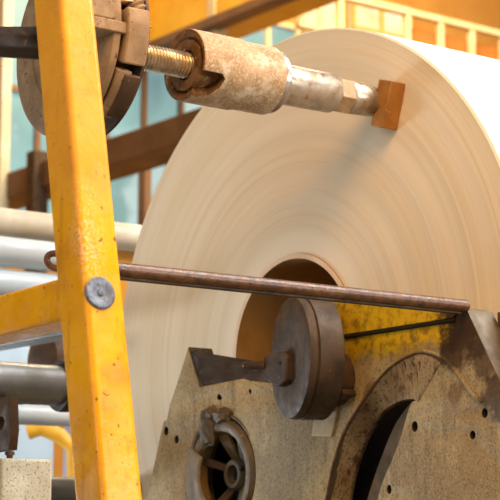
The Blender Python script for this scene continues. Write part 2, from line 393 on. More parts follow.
# flared rusty band round the slot: runs back from the arch edge to the narrower slot edge
def resample(P, n):
    L_ = [0]
    for a_, b_ in zip(P, P[1:]): L_.append(L_[-1] + math.hypot(a_[0]-b_[0], a_[1]-b_[1]))
    out = []
    for i in range(n+1):
        t = L_[-1]*i/n; k2 = max(q for q in range(len(P)) if L_[q] <= t + 1e-9); k2 = min(k2, len(P)-2); f = (t-L_[k2])/(L_[k2+1]-L_[k2])
        out.append((P[k2][0] + f*(P[k2+1][0]-P[k2][0]), P[k2][1] + f*(P[k2+1][1]-P[k2][1])))
    return out
bm = B(); nO = 48; oc = resample(acurve, nO); ic = resample(icurve, nO); rows = []
for i in range(nO+1):
    t = i/nO; dep = .040*(1 - max(0, (t-.55)/.45)**1.5) + .0012; row = []
    for q in range(7):
        f = q/6; px = oc[i][0] + (ic[i][0]-oc[i][0])*f; py = oc[i][1] + (ic[i][1]-oc[i][1])*f
        p = on_x(px, py, XF + .0010 + (dep-.001)*f)
        row.append(bm.verts.new(p))
    row.append(bm.verts.new(row[-1].co + Vector((.010, 0, 0)))); rows.append(row)
low = []
for v in rows[0]: low.append(bm.verts.new(Vector((v.co.x, v.co.y, .76))))
rows = [low] + rows
for i in range(len(rows)-1):
    for q in range(7): bm.faces.new((rows[i][q], rows[i][q+1], rows[i+1][q+1], rows[i+1][q]))
o = finish('flared_slot_edge', bm, M_band, stand, smooth=50); sm_ = o.modifiers.new('wall', 'SOLIDIFY'); sm_.thickness = .002; sm_.offset = 1
bm = B(); tube(bm, [(XF-.0002, *q) for q in yz(resample(acurve, 60), XF)], .0021, 8); finish('slot_bead', bm, M_beadr, stand)
# a curved rib deeper inside, seen through the slot
bm = B()
rib = cat([(412, 401), (395, 425), (380, 461), (372, 484), (367, 500)], 6, False)
a = [Vector((XB - .018, *q)) for q in yz(rib, XB - .018)]
a += [a[-1] + Vector((0, .01, -.5))]
b = [p + Vector((.004, -.05, 0)) for p in a]
prism_pts(bm, a + b[::-1], [p + Vector((.012, 0, 0)) for p in a + b[::-1]])
finish('inner_rib', bm, M_grime, stand)
# back plate and closed box
XK = -.022
core_cut = yz([(188, 352), (199, 392)], XF)
tl = F0(190, 352)
bm = B()
zt = F0(240, 392)[1]
back_out = [(F0(184, 372)[0]-.006, F0(184, 372)[1]-.01), (F0(176, 392)[0]-.006, F0(176, 392)[1]), (lf2[0]-.006, lf2[1]), (footL[0]-.006, 0), (-1.04, 0), (-1.04, .75), (ap[0] + sl2*(.95-ap[1]) + .012, .95), (ap[0]-.02, ap[1]-.05), (F0(290, 300)[0], ap[1]-.06), (F0(284, 300)[0], zt - .05), (F0(270, 300)[0], zt - .05), (F0(262, 300)[0], zt - .01)]
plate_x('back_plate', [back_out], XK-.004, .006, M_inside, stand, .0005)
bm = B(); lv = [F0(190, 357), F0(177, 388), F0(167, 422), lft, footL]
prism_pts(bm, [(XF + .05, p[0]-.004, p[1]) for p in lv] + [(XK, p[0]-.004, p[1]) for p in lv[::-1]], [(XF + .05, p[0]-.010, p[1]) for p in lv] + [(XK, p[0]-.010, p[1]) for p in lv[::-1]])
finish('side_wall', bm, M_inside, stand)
# apex shoulder: slanting dark wall running back from the left apex
P0 = on_x(188, 349.5, XF+.002); P1 = on_x(268, 363, -.035)
lowz = F0(200, 396)[1]
th_ = Vector((.0, -.016, 0)).normalized()*.012
nrm = Vector((P1.y-P0.y, -(P1.x-P0.x), 0)).normalized()
bm = B()
Q0 = P0 + Vector((0, -.016, -.014)); Q1 = on_x(268, 371, -.035 - .02)
top = [P0, P1, Vector((Q1.x, Q1.y, Q1.z)), Vector((XF+.003, on_x(197, 357, XF).y, on_x(197, 357, XF).z))]
prism_pts(bm, top, [Vector((p.x, p.y, lowz)) for p in top])
finish('shoulder_web', bm, M_dark, stand, smooth=20, bevel=.0015)
# right side flange behind the apex; its brown block also fills the dark opening
sd = thing  # noqa
bm = B()
e0 = Vector((XB-.004, ap[0]-.004, ap[1]-.001)); e1 = Vector((XB-.004, -1.0, ap[1]-.006))
box(bm, (XB+.0005, ap[0]-.16, ap[1]-.12), (XK, ap[0]-.012, ap[1]-.002))
finish('top_flange', bm, M_brownflange, stand, bevel=.001)

# hand wheel turning inside the oval opening (sub-parts)
WX = XF + .004
bm = B(); lathe(bm, [(WX+.016, .070), (WX+.002, .071), (WX-.006, .076), (WX-.009, .083), (WX-.008, .092), (WX-.002, .098), (WX+.016, .099)], wc[0], wc[1], 96); wh = finish('wheel', bm, M_brass, stand)
HX = WX + .040; hcz = (wc[0], wc[1])
bm = B(); lathe(bm, [(HX-.020, .0165), (HX-.021, .024), (HX-.016, .028), (HX+.012, .033), (HX+.012, .0165)], *hcz, 48); h = finish('hub', bm, M_grime, wh, bevel=.001); h['label'] = 'grey hub with a dark bore'
bm = B(); lathe(bm, [(HX-.004, 0), (HX-.004, .0163), (HX+.01, .0163), (HX+.01, 0)], *hcz, 24, close=False); finish('bore', bm, M_inside, wh)
for a, w0, w1, mm in ((80, .020, .030, M_brass), (128, .022, .034, M_grime), (178, .016, .020, M_grime), (235, .022, .032, M_grime), (300, .016, .022, M_castd), (20, .012, .016, M_castd)):
    a = math.radians(a); d = Vector((0, math.cos(a), math.sin(a))); n_ = Vector((0, -d.z, d.y)); c0 = Vector((HX-.006, *hcz))
    pa = [c0 + d*.022 + n_*w0/2, c0 + d*.022 - n_*w0/2, c0 + d*.074 - n_*w1/2 - Vector((.030, 0, 0)), c0 + d*.074 + n_*w1/2 - Vector((.030, 0, 0))]
    bm = B(); prism_pts(bm, pa, [p + Vector((.010, 0, 0)) for p in pa]); finish('spoke', bm, mm, wh, bevel=.002)
def lump(name, c_, s_, m, ph=0):
    bm = B(); bmesh.ops.create_uvsphere(bm, u_segments=40, v_segments=28, radius=1)
    for v in bm.verts:
        q = v.co.copy(); f = 1 + .14*math.sin(5*q.y+2+ph)*math.cos(4*q.z+ph) + .07*math.sin(9*q.x+7*q.z+ph); v.co = c_ + Vector((q.x*s_[0]*f, q.y*s_[1]*f, (q.z*s_[2])*f))
    return finish(name, bm, m, wh)
lump('pawl', on_x(208, 428, WX-.006), (.012, .022, .034), M_grime)
lump('clogged_grease', on_x(223, 416, WX-.004), (.012, .030, .015), M_brass, 1)
lump('clogged_grease', on_x(212, 413, WX-.008), (.010, .012, .014), M_brass, 2.2)
bm = B(); sector(bm, WX-.012, WX-.004, .060, .1015, 150, 232, *wc, 20)
finish('guard_segment', bm, M_lip, wh, bevel=.003)
bm = B(); lathe(bm, [(HX-.024, .0), (HX-.024, .0042), (HX-.018, .0046), (HX-.018, 0)], hcz[0]-.028, hcz[1]+.010, 16, close=False); finish('set_screw', bm, M_inside, wh)
# lip: rolled edge of the opening
bm = B(); tube(bm, [(XF+.001, wc[0] + (WR+.002)*math.cos(math.radians(a)), wc[1] + (WR+.002)*math.sin(math.radians(a))) for a in range(20, 150, 5)], [.001+.003*math.sin(math.radians((a-20)*180/130)) for a in range(20, 150, 5)], 10)
finish('opening_lip', bm, M_grime, stand)

# ================================================================== OILY DISC ON THE STAND
dc = on_x(289, 357.5, XF-.098)
disc = thing('brake_disc', 'oily dark brown round disc with bracket, mounted on the stand before the roll core', 'disc', (dc.x, dc.y, dc.z))
ANG = math.radians(-19); RD = .0985
bm = B()
lathe(bm, [(dc.x+.004, 0), (dc.x+.004, RD*.45), (dc.x+.001, RD*.6), (dc.x, RD-.006), (dc.x+.002, RD-.001), (dc.x+.005, RD), (dc.x+.013, RD+.001), (dc.x+.0145, RD-.002), (dc.x+.017, RD-.002), (dc.x+.0185, RD+.001), (dc.x+.057, RD+.001), (dc.x+.060, RD-.004), (dc.x+.060, 0)], dc.y, dc.z, 96, close=False, ang=ANG, org=dc)
finish('disc_plate', bm, M_disc, disc, smooth=25)
bm = B(); lathe(bm, [(dc.x+.05, 0), (dc.x+.05, .045), (XF-.0005, .045), (XF-.0005, 0)], dc.y-.004, dc.z-.03, 64, close=False)
finish('backing_drum', bm, M_disc, disc)
# bracket on the face, with a pin sticking out to the left
bp = on_x(262, 366, dc.x-.012); bq = on_x(284, 366, dc.x-.006)
bm = B(); a = [on_x(x, y, dc.x-.010) for x, y in ((263, 356), (271, 352.5), (283, 351), (286, 356), (286, 381), (278, 387), (270, 383), (262, 377))]
prism_pts(bm, a, [p + Vector((.016, -.002, 0)) for p in a]); finish('bracket', bm, M_disc, disc, bevel=.003)
a0 = on_x(244.5, 365, dc.x-.024); a1 = on_x(266, 365.5, dc.x-.006)
bm = B(); tube(bm, [a0, a0 + (a1-a0)*.08, a0 + (a1-a0)*.4, a1], [.0055, .0072, .0072, .0075], 20); finish('pin', bm, M_castd, disc, smooth=30)
bm = B(); tube(bm, [a0 - (a1-a0)*.03, a0 + (a1-a0)*.05], [.0048, .0062], 16); o = finish('pin_tip', bm, M_steel, disc); o['label'] = 'bright worn pin tip'
a = [on_x(x, y, dc.x-.008) for x, y in ((248, 372), (264, 371), (272, 383), (250, 381), (240, 378))]
bm = B(); prism_pts(bm, a, [p + Vector((.012, 0, 0)) for p in a]); finish('lower_tab', bm, M_castd, disc, bevel=.002)
a = on_x(279.5, 363, dc.x-.0105)
bm = B(); lathe(bm, [(a.x-.0003, 0), (a.x-.0003, .003), (a.x+.0005, .003)], a.y, a.z, 16, close=False); finish('rivet', bm, M_inside, disc)
a = [on_x(x, y, XF-.028) for x, y in ((312, 390), (319, 386), (329, 384), (335, 388), (343, 389), (344, 395), (336, 399), (326, 405), (318, 413), (308, 414))]
bm = B(); prism_pts(bm, a, [p + Vector((.0275, 0, 0)) for p in a]); finish('lug', bm, M_disc, disc, bevel=.003)
a = [on_x(x, y, XF-.004) for x, y in ((316, 404), (337, 399), (336, 415), (331, 437), (311, 436))]
bm = B(); prism_pts(bm, a, [p + Vector((.0038, 0, 0)) for p in a]); finish('patch_plate', bm, M_lip2, stand, bevel=.001)

# ================================================================== TIE ROD
t0 = on_x(463, 304, XF-.02); t0 = Vector((t0.x, t0.y, t0.z))
e_y, e_z = on_x(462, 305.5, XF-.013).y, on_x(462, 305.5, XF-.013).z
# choose the X of its left end so that it reaches the hook left of the post
def find_x(px, y, z):
    lo, hi = -1.4, 0
    for _ in range(50):
        m_ = (lo+hi)/2; q = Vector((m_, y, z)) - CAM; x = 250 + FPX*q.dot(RT)/q.dot(FW)
        lo, hi = (m_, hi) if x < px else (lo, m_)
    return m_
rod = thing('tie_rod', 'long rusty brown rod with hooked end, lying across in front of the paper roll', 'rod', (-.4, e_y, e_z))
xl = find_x(60, e_y, e_z)
bm = B(); tube(bm, [(xl, e_y, e_z), (find_x(466, e_y, e_z), e_y, e_z)], .0092, 24); finish('rod_bar', bm, M_rod, rod)
bm = B(); box(bm, (xl+.08, e_y+.0015, e_z-.0125), (find_x(462, e_y, e_z), e_y+.011, e_z-.0045)); finish('lower_strip', bm, M_castd, rod, bevel=.001)
c0 = Vector((xl, e_y, e_z)); hk = []
for q in ((70, 269), (57, 268.5), (50.5, 266), (47, 261), (48.5, 255.5), (54, 253.5), (64, 256)):
    hk.append(at_d(q[0], q[1], (c0-CAM).dot(FW)))
hk = [Vector(p) for p in hk]
sm = []
for i in range(len(hk)-1):
    g = lambda k2: hk[min(max(k2, 0), len(hk)-1)]
    for s in range(5):
        t = s/5; p0, p1, p2, p3 = g(i-1), g(i), g(i+1), g(i+2)
        sm.append(.5*((2*p1) + (p2-p0)*t + (2*p0-5*p1+4*p2-p3)*t*t + (3*p1-p0-3*p2+p3)*t**3))
sm.append(hk[-1])
bm = B(); tube(bm, sm, .0042, 14); finish('hook', bm, M_rod, rod)

# ================================================================== YELLOW FRAME
DP = 1.93
pc = at_d(86, 270, DP); XP = pc.x
cb = on_x(102, 500, XP); ct = on_x(60.5, 0, XP)
dirn = (ct - cb)
def ext(z): return cb + dirn*((z - cb.z)/dirn.z)
yf = thing('steel_frame', 'bright yellow painted steel frame, leaning post with side arm, nearest the camera', 'frame', (XP, ext(0).y, 0))
def sec(z, wx, wy):
    p = ext(z); return [Vector((p.x, p.y, z)), Vector((p.x+wx, p.y, z)), Vector((p.x+wx, p.y+wy, z)), Vector((p.x, p.y+wy, z))]
zb, zt_ = cb.z, ct.z
s_b = (.0550, .059); s_t = (.0485, .066)
def wid(z):
    t = (z - zb)/(zt_-zb); return s_b[0] + (s_t[0]-s_b[0])*t, s_b[1] + (s_t[1]-s_b[1])*t
bm = B(); zs = [.0, .4, zb, (zb+zt_)/2, zt_, zt_+.5, zt_+.9]; rings = []
for z in zs:
    rings.append([bm.verts.new(v) for v in sec(z, *wid(min(max(z, zb-.3), zt_+.4)))])
for i in range(len(rings)-1):
    for j in range(4): bm.faces.new((rings[i][j], rings[i][(j+1) % 4], rings[i+1][(j+1) % 4], rings[i+1][j]))
bm.faces.new(rings[0]); bm.faces.new(rings[-1][::-1])
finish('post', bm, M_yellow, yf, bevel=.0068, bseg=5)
# side arm going away to the left
t1 = on_x(58, 277, XP+.002); b1 = on_x(62, 319, XP+.002)
zm = ext(t1.z).y
ya_ = ext(b1.z).y + .02; yb_ = ya_ + .9; dz = -.030*.9
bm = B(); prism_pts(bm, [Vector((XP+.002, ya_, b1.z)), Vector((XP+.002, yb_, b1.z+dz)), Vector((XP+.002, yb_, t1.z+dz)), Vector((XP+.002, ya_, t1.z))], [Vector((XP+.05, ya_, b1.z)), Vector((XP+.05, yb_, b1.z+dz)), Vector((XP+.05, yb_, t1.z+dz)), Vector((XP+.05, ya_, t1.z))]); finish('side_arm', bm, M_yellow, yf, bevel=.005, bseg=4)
# gusset fillet under the arm
a = [on_x(x, y, XP+.006) for x, y in ((56, 279), (60, 275), (66, 275), (68, 335), (63, 329), (58, 318))]
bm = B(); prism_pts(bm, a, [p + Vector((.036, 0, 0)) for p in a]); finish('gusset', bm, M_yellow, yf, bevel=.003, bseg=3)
q = on_y(100, 293, ext(on_y(100, 293, pc.y).z).y - .0005)
bm = B(); rings = []
u = Vector((1, 0, 0)); w = (dirn.normalized())
nrm = Vector((0, -1, 0)); nn = w.cross(u).normalized(); nn = nn if nn.y < 0 else -nn
for (rr, h_) in ((.0195, -.002), (.0195, .0012), (.0178, .0022), (.011, .0022), (.009, .0012), (.0045, .0012), (.0035, .0025), (.0, .0025)):
    if rr == 0: rings.append([bm.verts.new(q + nn*h_)])
    else: rings.append([bm.verts.new(q + nn*h_ + rr*(math.cos(2*PI*j/40)*u + math.sin(2*PI*j/40)*w)) for j in range(40)])
for i in range(len(rings)-1):
    for j in range(40):
        if len(rings[i+1]) == 1: bm.faces.new((rings[i][j], rings[i][(j+1) % 40], rings[i+1][0]))
        else: bm.faces.new((rings[i][j], rings[i][(j+1) % 40], rings[i+1][(j+1) % 40], rings[i+1][j]))
o = finish('bolt_cap', bm, M_cap, yf); o['label'] = 'round grey bolt cap'

# ================================================================== CLAMP SPINDLE
YA, ZA = -.26378, H + .41439
sp = thing('clamp_spindle', 'large dusty clamp spindle with disc brake and sleeve, touching the roll end', 'spindle', (-.4, YA, ZA))
XD = -.650; RA = .147
bm = B(); lathe(bm, [(XD, 0), (XD, .09), (XD-.002, .092), (XD-.002, RA-.008), (XD+.001, RA-.001), (XD+.003, RA), (XD+.012, RA), (XD+.014, RA-.003), (XD+.014, 0)], YA, ZA, 128, close=False); finish('front_disc', bm, M_cast, sp)
bm = B(); lathe(bm, [(XD+.014, 0), (XD+.014, .118), (XD+.052, .118), (XD+.052, 0)], YA, ZA, 96, close=False); finish('drum', bm, M_castd, sp)
bm = B(); lathe(bm, [(XD+.052, 0), (XD+.056, .140), (XD+.058, .1455), (XD+.063, .1455), (XD+.065, .14), (XD+.065, 0)], YA, ZA, 128, close=False); finish('rear_disc', bm, M_castd, sp)
bm = B(); sector(bm, XD+.019, XD+.058, .122, .1545, -24, 8, YA, ZA); finish('brake_block', bm, M_cast, sp, bevel=.003)
bm = B(); sector(bm, XD+.017, XD+.042, .116, .1495, -60, -28, YA, ZA); finish('brake_block', bm, M_cast, sp, bevel=.002)
bm = B(); sector(bm, XD+.030, XD+.058, .120, .1525, -58, -30, YA, ZA); finish('brake_pad', bm, M_castd, sp, bevel=.002)
bm = B(); sector(bm, XD+.019, XD+.054, .112, .1455, 120, 220, YA, ZA, 30); finish('brake_block', bm, M_castd, sp, bevel=.002)
YB = YA - .150
b0 = on_y(66, 8, YB); b1_ = on_y(135, 24, YB); b2 = on_y(88, 26, YB)
bm = B(); box(bm, (b0.x, YB, b2.z), (b1_.x, YB+.045, on_y(88, 14, YB).z)); finish('link_bar', bm, M_cast, sp, bevel=.002)
u0 = on_y(60, 0, YB); u1 = on_y(119, 0, YB)
bm = B(); prism_pts(bm, [Vector((u0.x, YB+.004, b2.z+.018)), Vector((on_y(122, 20, YB).x, YB+.004, b2.z+.018)), Vector((on_y(116, -20, YB).x, YB+.004, b2.z+.085)), Vector((on_y(108, -60, YB).x, YB+.004, b2.z+.45)), Vector((u0.x, YB+.004, b2.z+.45))],
                    [Vector((u0.x, YB+.05, b2.z+.018)), Vector((on_y(122, 20, YB).x, YB+.05, b2.z+.018)), Vector((on_y(116, -20, YB).x, YB+.05, b2.z+.085)), Vector((on_y(108, -60, YB).x, YB+.05, b2.z+.45)), Vector((u0.x, YB+.05, b2.z+.45))])
finish('hanger', bm, M_cast, sp, bevel=.004, bseg=3)
s0 = on_y(142, 30, YB+.02); s1 = on_y(127, -25, YB+.02)
bm = B(); thread(bm, s0, s1, .0165, .0085, .0045); finish('stud', bm, M_cast, sp)
bm = B(); tube(bm, [s0 + (s1-s0)*.45 + Vector((-.018, 0, 0)), s1 + Vector((-.018, 0, .1))], .014, 6); finish('stud_sleeve', bm, M_sleeve, sp, smooth=20)
# lever shaft to the left
p1 = Vector((XD, YA, ZA-.004)); p0 = at_d(-60, 40, 2.36)
dd = (p0-p1)
bm = B(); tube(bm, [p1, p1 + dd*.10, p1+dd*.12, p1 + dd*.55, p1 + dd*.62, p0], [.030, .030, .0265, .0235, .017, .016], 8, phase=.3); finish('lever_shaft', bm, M_dark, sp, smooth=20, bevel=.002)
bm = B(); box(bm, (XD-.012, YA-.012-.0, ZA-.062), (XD+.0, YA+.012, ZA-.02)); finish('key', bm, M_castd, sp, bevel=.004)
# threaded rod
bm = B(); thread(bm, (XD+.06, YA, ZA), (-.385, YA, ZA), .0215, .0062, .0028, 36); finish('threaded_rod', bm, M_screw, sp)
# sleeve with broken notch
RS = .0590; X0, X1 = -.426, -.262
notch = [on_cyl(x, y, YA, ZA, RS) for x, y in ((192, 66), (200, 68), (205, 71), (214, 72), (222, 74), (225, 79), (219, 88), (208, 95), (196, 97), (186, 92))]
notch = [(X0-.02, notch[0][1])] + notch + [(X0-.02, notch[-1][1])]
def inside(x, a, P):
    c_ = False; j = len(P)-1
    for i in range(len(P)):
        if (P[i][1] > a) != (P[j][1] > a) and x < (P[j][0]-P[i][0])*(a-P[i][1])/(P[j][1]-P[i][1]) + P[i][0]: c_ = not c_
        j = i
    return c_
NA, NX = 220, 90
def srad(x):
    t = (x-X0)/(X1-X0); r_ = RS
    if t < .03: r_ = RS - .0012*(1 - t/.03)**2
    if .58 < t < .62: r_ = RS - .0012
    if t >= .62: r_ = RS - .0022
    return r_
bm = B(); gv = {}
def vv(i, j):
    j %= NA
    if (i, j) not in gv:
        x = X0 + (X1-X0)*i/NX; a = 2*PI*j/NA - PI; r_ = srad(x); gv[i, j] = bm.verts.new((x, YA - r_*math.cos(a), ZA + r_*math.sin(a)))
    return gv[i, j]
for i in range(NX):
    for j in range(NA):
        x = X0 + (X1-X0)*(i+.5)/NX; a = 2*PI*(j+.5)/NA - PI
        if not inside(x, a, notch): bm.faces.new((vv(i, j), vv(i, j+1), vv(i+1, j+1), vv(i+1, j)))
bmesh.ops.recalc_face_normals(bm, faces=bm.faces)
bd = [v for v in bm.verts if v.is_boundary and v.co.x > X0+1e-5 and v.co.x < X1-1e-5]
for _ in range(2): bmesh.ops.smooth_vert(bm, verts=bd, factor=.5, use_axis_x=True, use_axis_y=True, use_axis_z=True)
o = finish('sleeve', bm, M_sleeve, sp, smooth=None, extra=[M_bore, M_face]); o.data.shade_smooth()
m_ = o.modifiers.new('wall', 'SOLIDIFY'); m_.thickness = .0185; m_.offset = -1; m_.material_offset = 1; m_.material_offset_rim = 2
for p in o.data.polygons:
    c_ = p.center + o.parent.location
    rr = math.hypot(c_.y-YA, c_.z-ZA)
# check the shell grows inward
nrm0 = o.data.polygons[0].normal; cc = o.data.polygons[0].center
if nrm0.y*cc.y + nrm0.z*cc.z < 0: m_.offset = 1
bm = B(); fl_ = lathe(bm, [(X0+.0025, .0245), (X0+.0012, .0270), (X0+.0012, .0415), (X1-.014, .0415), (X1-.014, .0245)], YA, ZA, 72); finish('liner', bm, M_face, sp)
bm = B(); lathe(bm, [(X1-.012, 0), (X1-.012, .0355), (X1-.0, .0355), (X1, .051), (X1+.003, .0525), (X1+.014, .0525), (X1+.018, .049), (X1+.018, 0)], YA, ZA, 72, close=False); o = finish('collar', bm, M_steel, sp); o['label'] = 'pale steel collar'
bm = B(); lathe(bm, [(X1+.018, 0), (X1+.018, .033), (X1+.020, .0345), (-.125, .0335), (-.120, .031), (-.120, 0)], YA, ZA, 64, close=False); finish('tube', bm, M_steel, sp)
bm = B(); tube(bm, [(-.120, YA, ZA), (-.089, YA, ZA)], .0325, 6, phase=.35); finish('hex_nut', bm, M_hex, sp, smooth=20, bevel=.0015)
bm = B(); lathe(bm, [(-.089, 0), (-.089, .0275), (-.085, .029), (-.030, .0265), (-.022, .024), (-.022, 0)], YA, ZA, 48, close=False); finish('nose_tube', bm, M_steel, sp)
pd = on_x(388, 104.5, -.022)
rot = Matrix.Rotation(math.radians(17), 3, 'X')
bm = B(); box(bm, (-.034, pd.y-.012, pd.z-.040), (-.001, pd.y+.022, pd.z+.042), rot); o = finish('contact_block', bm, M_tip, sp, bevel=.0015); o['label'] = 'orange-brown block pressed on the paper'

# ================================================================== NEAR LEFT: box and pipes
M_cream = worn('speckled_cream', srgb(202, 196, 172), srgb(180, 170, 142), 26, srgb(120, 96, 60), 300, (.54, .64), .6, 0, .3, 170, spot2=srgb(176, 150, 96), spot2_s=40, spot2_t=(.62, .7))
M_pipe = worn('grey_pipe', srgb(150, 154, 156), srgb(124, 126, 126), 8, rough=.35, metal=.5, bump=.05)
M_white = worn('pale_pipe', srgb(206, 216, 220), srgb(190, 200, 204), 5, rough=.4, bump=0)
M_tan = worn('tan_pipe', srgb(212, 204, 184), srgb(186, 176, 150), 6, rough=.5, bump=0)
M_brown = worn('brown_beam', srgb(132, 92, 56), srgb(108, 74, 44), 2, rough=.6, bump=0)
YQ = -.55
c0 = on_y(1.5, 458, YQ); c1 = on_y(53, 460, YQ)
cbx = thing('control_box', 'cream speckled metal box with small dark knob, in the bottom left corner', 'box', ((c0.x+c1.x)/2, YQ+.07, 0))
bm = B(); box(bm, (c0.x, YQ, 0), (c1.x, YQ+.12, c0.z)); finish('housing', bm, M_cream, cbx, bevel=.004, bseg=3)
bm = B(); box(bm, (c1.x-.01, YQ+.02, 0), (c1.x+.0085, YQ+.11, c0.z-.004)); finish('rear_cover', bm, M_brown, cbx, bevel=.003)  # narrow brown strip along the housing's right edge
kp = on_y(12, 457, YQ+.006)
bm = B(); rings = [(.0, .004), (.004, .004), (.0045, .0062), (.008, .0062), (.0105, .003), (.0108, 0)]
prev = None
for h_, r_ in rings:
    ring = [bm.verts.new((kp.x + r_*math.cos(2*PI*j/24), YQ+.012 + r_*math.sin(2*PI*j/24), c0.z + h_)) for j in range(24)] if r_ else [bm.verts.new((kp.x, YQ+.012, c0.z+h_))]
    if prev:
        for j in range(24):
            if len(ring) == 1: bm.faces.new((prev[j], prev[(j+1) % 24], ring[0]))
            else: bm.faces.new((prev[j], prev[(j+1) % 24], ring[(j+1) % 24], ring[j]))
    prev = ring
finish('knob', bm, M_castd, cbx)

def xpipe(name, px, py, depth, rpx, m, label, catg, xl_, xr_, group=None):
    p = at_d(px, py, depth); r_ = rpx/FPX*depth
    x0 = find_gen(xl_, p); x1 = find_gen(xr_, p)
    bm = B(); tube(bm, [(x0, p.y, p.z), (x1, p.y, p.z)], r_, 40)
    return p, r_, x0, x1, bm
def find_gen(px, p):
    lo, hi = -3.0, 40
    for _ in range(60):
        m2 = (lo+hi)/2; q = Vector((m2, p.y, p.z)) - CAM; x = 250 + FPX*q.dot(RT)/max(q.dot(FW), .05)
        if q.dot(FW) < .1 or x < px: lo = m2
        else: hi = m2
    return m2
# long handrail-like pipe behind the frame
p, r_, x0, x1, bm = xpipe('', 60, 229, 4.3, 14, None, '', '', -60, 420)
tag(recenter(finish('guard_pipe', bm, M_tan, smooth=40)), 'long thick beige pipe running behind the yellow post, above the pale rollers', 'pipe')
p, r_, x0, x1, bm = xpipe('', 60, 257, 4.6, 15.5, None, '', '', -60, 104)
tag(recenter(finish('web_roller', bm, M_white, smooth=40)), 'white roller directly under the long beige pipe', 'roller')
p, r_, x0, x1, bm = xpipe('', 60, 290, 4.6, 15.5, None, '', '', -60, 104)
tag(recenter(finish('web_roller', bm, M_white, smooth=40)), 'white roller hidden partly by the yellow arm, second below the beige pipe', 'roller')
# big steel cylinder with collar
p = at_d(28, 384, 3.1); r_ = 21/FPX*3.1
st = thing('drive_shaft', 'thick grey steel shaft with dark collar, left of the post below the yellow arm', 'shaft', p)
xa = find_gen(-60, p); xb = find_gen(58, p)
bm = B(); tube(bm, [(xa, p.y, p.z), (xb-.075, p.y, p.z), (xb-.07, p.y, p.z), (xb, p.y, p.z)], [r_, r_, r_*.97, r_*.97], 56); finish('shaft_body', bm, M_pipe, st)
bm = B(); tube(bm, [(xb, p.y, p.z), (xb+.006, p.y, p.z), (xb+.022, p.y, p.z), (xb+.024, p.y, p.z), (xb+.05, p.y, p.z)], [r_*1.22, r_*1.26, r_*1.26, r_*1.12, r_*1.12], 56); finish('collar', bm, M_dark, st, bevel=.001)
# lower pale pipe
p = at_d(40, 415, 3.9); bm = B(); tube(bm, [(find_gen(-60, p), p.y, p.z), (find_gen(200, p), p.y, p.z)], 10.5/FPX*3.9, 32)
tag(recenter(finish('air_pipe', bm, M_white, smooth=40)), 'pale thin pipe just under the thick grey shaft', 'pipe')
p = at_d(70, 490, 3.4); bm = B(); tube(bm, [(find_gen(-40, p), p.y, p.z), (find_gen(180, p), p.y, p.z)], 13/FPX*3.4, 32)
tag(recenter(finish('floor_pipe', bm, M_pipe, smooth=40)), 'blurred grey pipe low down between the cream box and the yellow post', 'pipe')
# dark bracket with hole
XQ = at_d(5, 425, 3.0).x
lp = [(on_x(a, b, XQ).y, on_x(a, b, XQ).z) for a, b in ((-40, 398), (9, 398), (10, 430), (8, 449), (-40, 455))]
hc = on_x(1, 423, XQ)
br = plate_x('shaft_bracket', [lp, circ((hc.y, hc.z), .0135, 24)], XQ, .018, M_castd, None, .002)
hang = recenter(br); tag(hang, 'dark brown bracket plate with round hole, under the grey shaft at left edge', 'bracket')
# slanting flat bar + dark casting behind, under the yellow arm
XR = at_d(30, 340, 3.6).x
q0 = on_x(-40, 350, XR); q1 = on_x(88, 330, XR)
bm = B(); box(bm, (XR, q1.y, min(q0.z, q1.z)), (XR+.06, q0.y+.5, min(q0.z, q1.z)+.022)); tag(recenter(finish('flat_bar', bm, M_pipe, bevel=.002)), 'grey flat bar running just below the yellow arm', 'bar')
cc = at_d(42, 362, 3.95)
bm = B(); lathe(bm, [(cc.x-.02, 0), (cc.x-.02, .03), (cc.x, .07), (cc.x+.05, .078), (cc.x+.25, .078), (cc.x+.25, 0)], cc.y, cc.z, 48, close=False)
tag(recenter(finish('bearing_casting', bm, M_castd)), 'dark round bearing casting above the thick grey shaft, blurred', 'bearing')
M_orange = worn('orange_paint', srgb(248, 190, 52), srgb(240, 172, 36), 3, rough=.5, bump=0)
a = at_d(30, 428, 5.2); b = at_d(62, 455, 5.2)
bm = B(); tube(bm, [at_d(28, 432, 5.2), at_d(42, 428, 5.2), at_d(60, 436, 5.2), at_d(74, 450, 5.2), Vector((at_d(90,500,5.2).x, at_d(90,500,5.2).y, 0))], .024, 12)
tag(recenter(finish('hose', bm, M_orange, smooth=40)), 'blurred orange hose seen under the pale pipe beside the yellow post', 'hose')
M_pale = worn('pale_blue_paint', srgb(196, 220, 236), srgb(176, 204, 224), 3, rough=.5, bump=0)
M_mauve = worn('mauve_paint', srgb(176, 172, 190), srgb(150, 146, 166), 3, rough=.5, bump=0)
p = at_d(30, 440, 6.0)
bm = B(); box(bm, (p.x-.35, p.y, 0), (p.x+.10, p.y+.3, at_d(30, 345, 6).z)); tag(recenter(finish('cabinet', bm, M_pale, bevel=.01)), 'pale blue machine cabinet blurred behind the thick grey shaft', 'cabinet')
p = at_d(70, 450, 5.6)
bm = B(); tube(bm, [(p.x, p.y, 0), (p.x, p.y, p.z+.1)], .022, 20); tag(recenter(finish('upright_pipe', bm, M_mauve)), 'short mauve upright pipe blurred beside the lower left of the post', 'pipe')

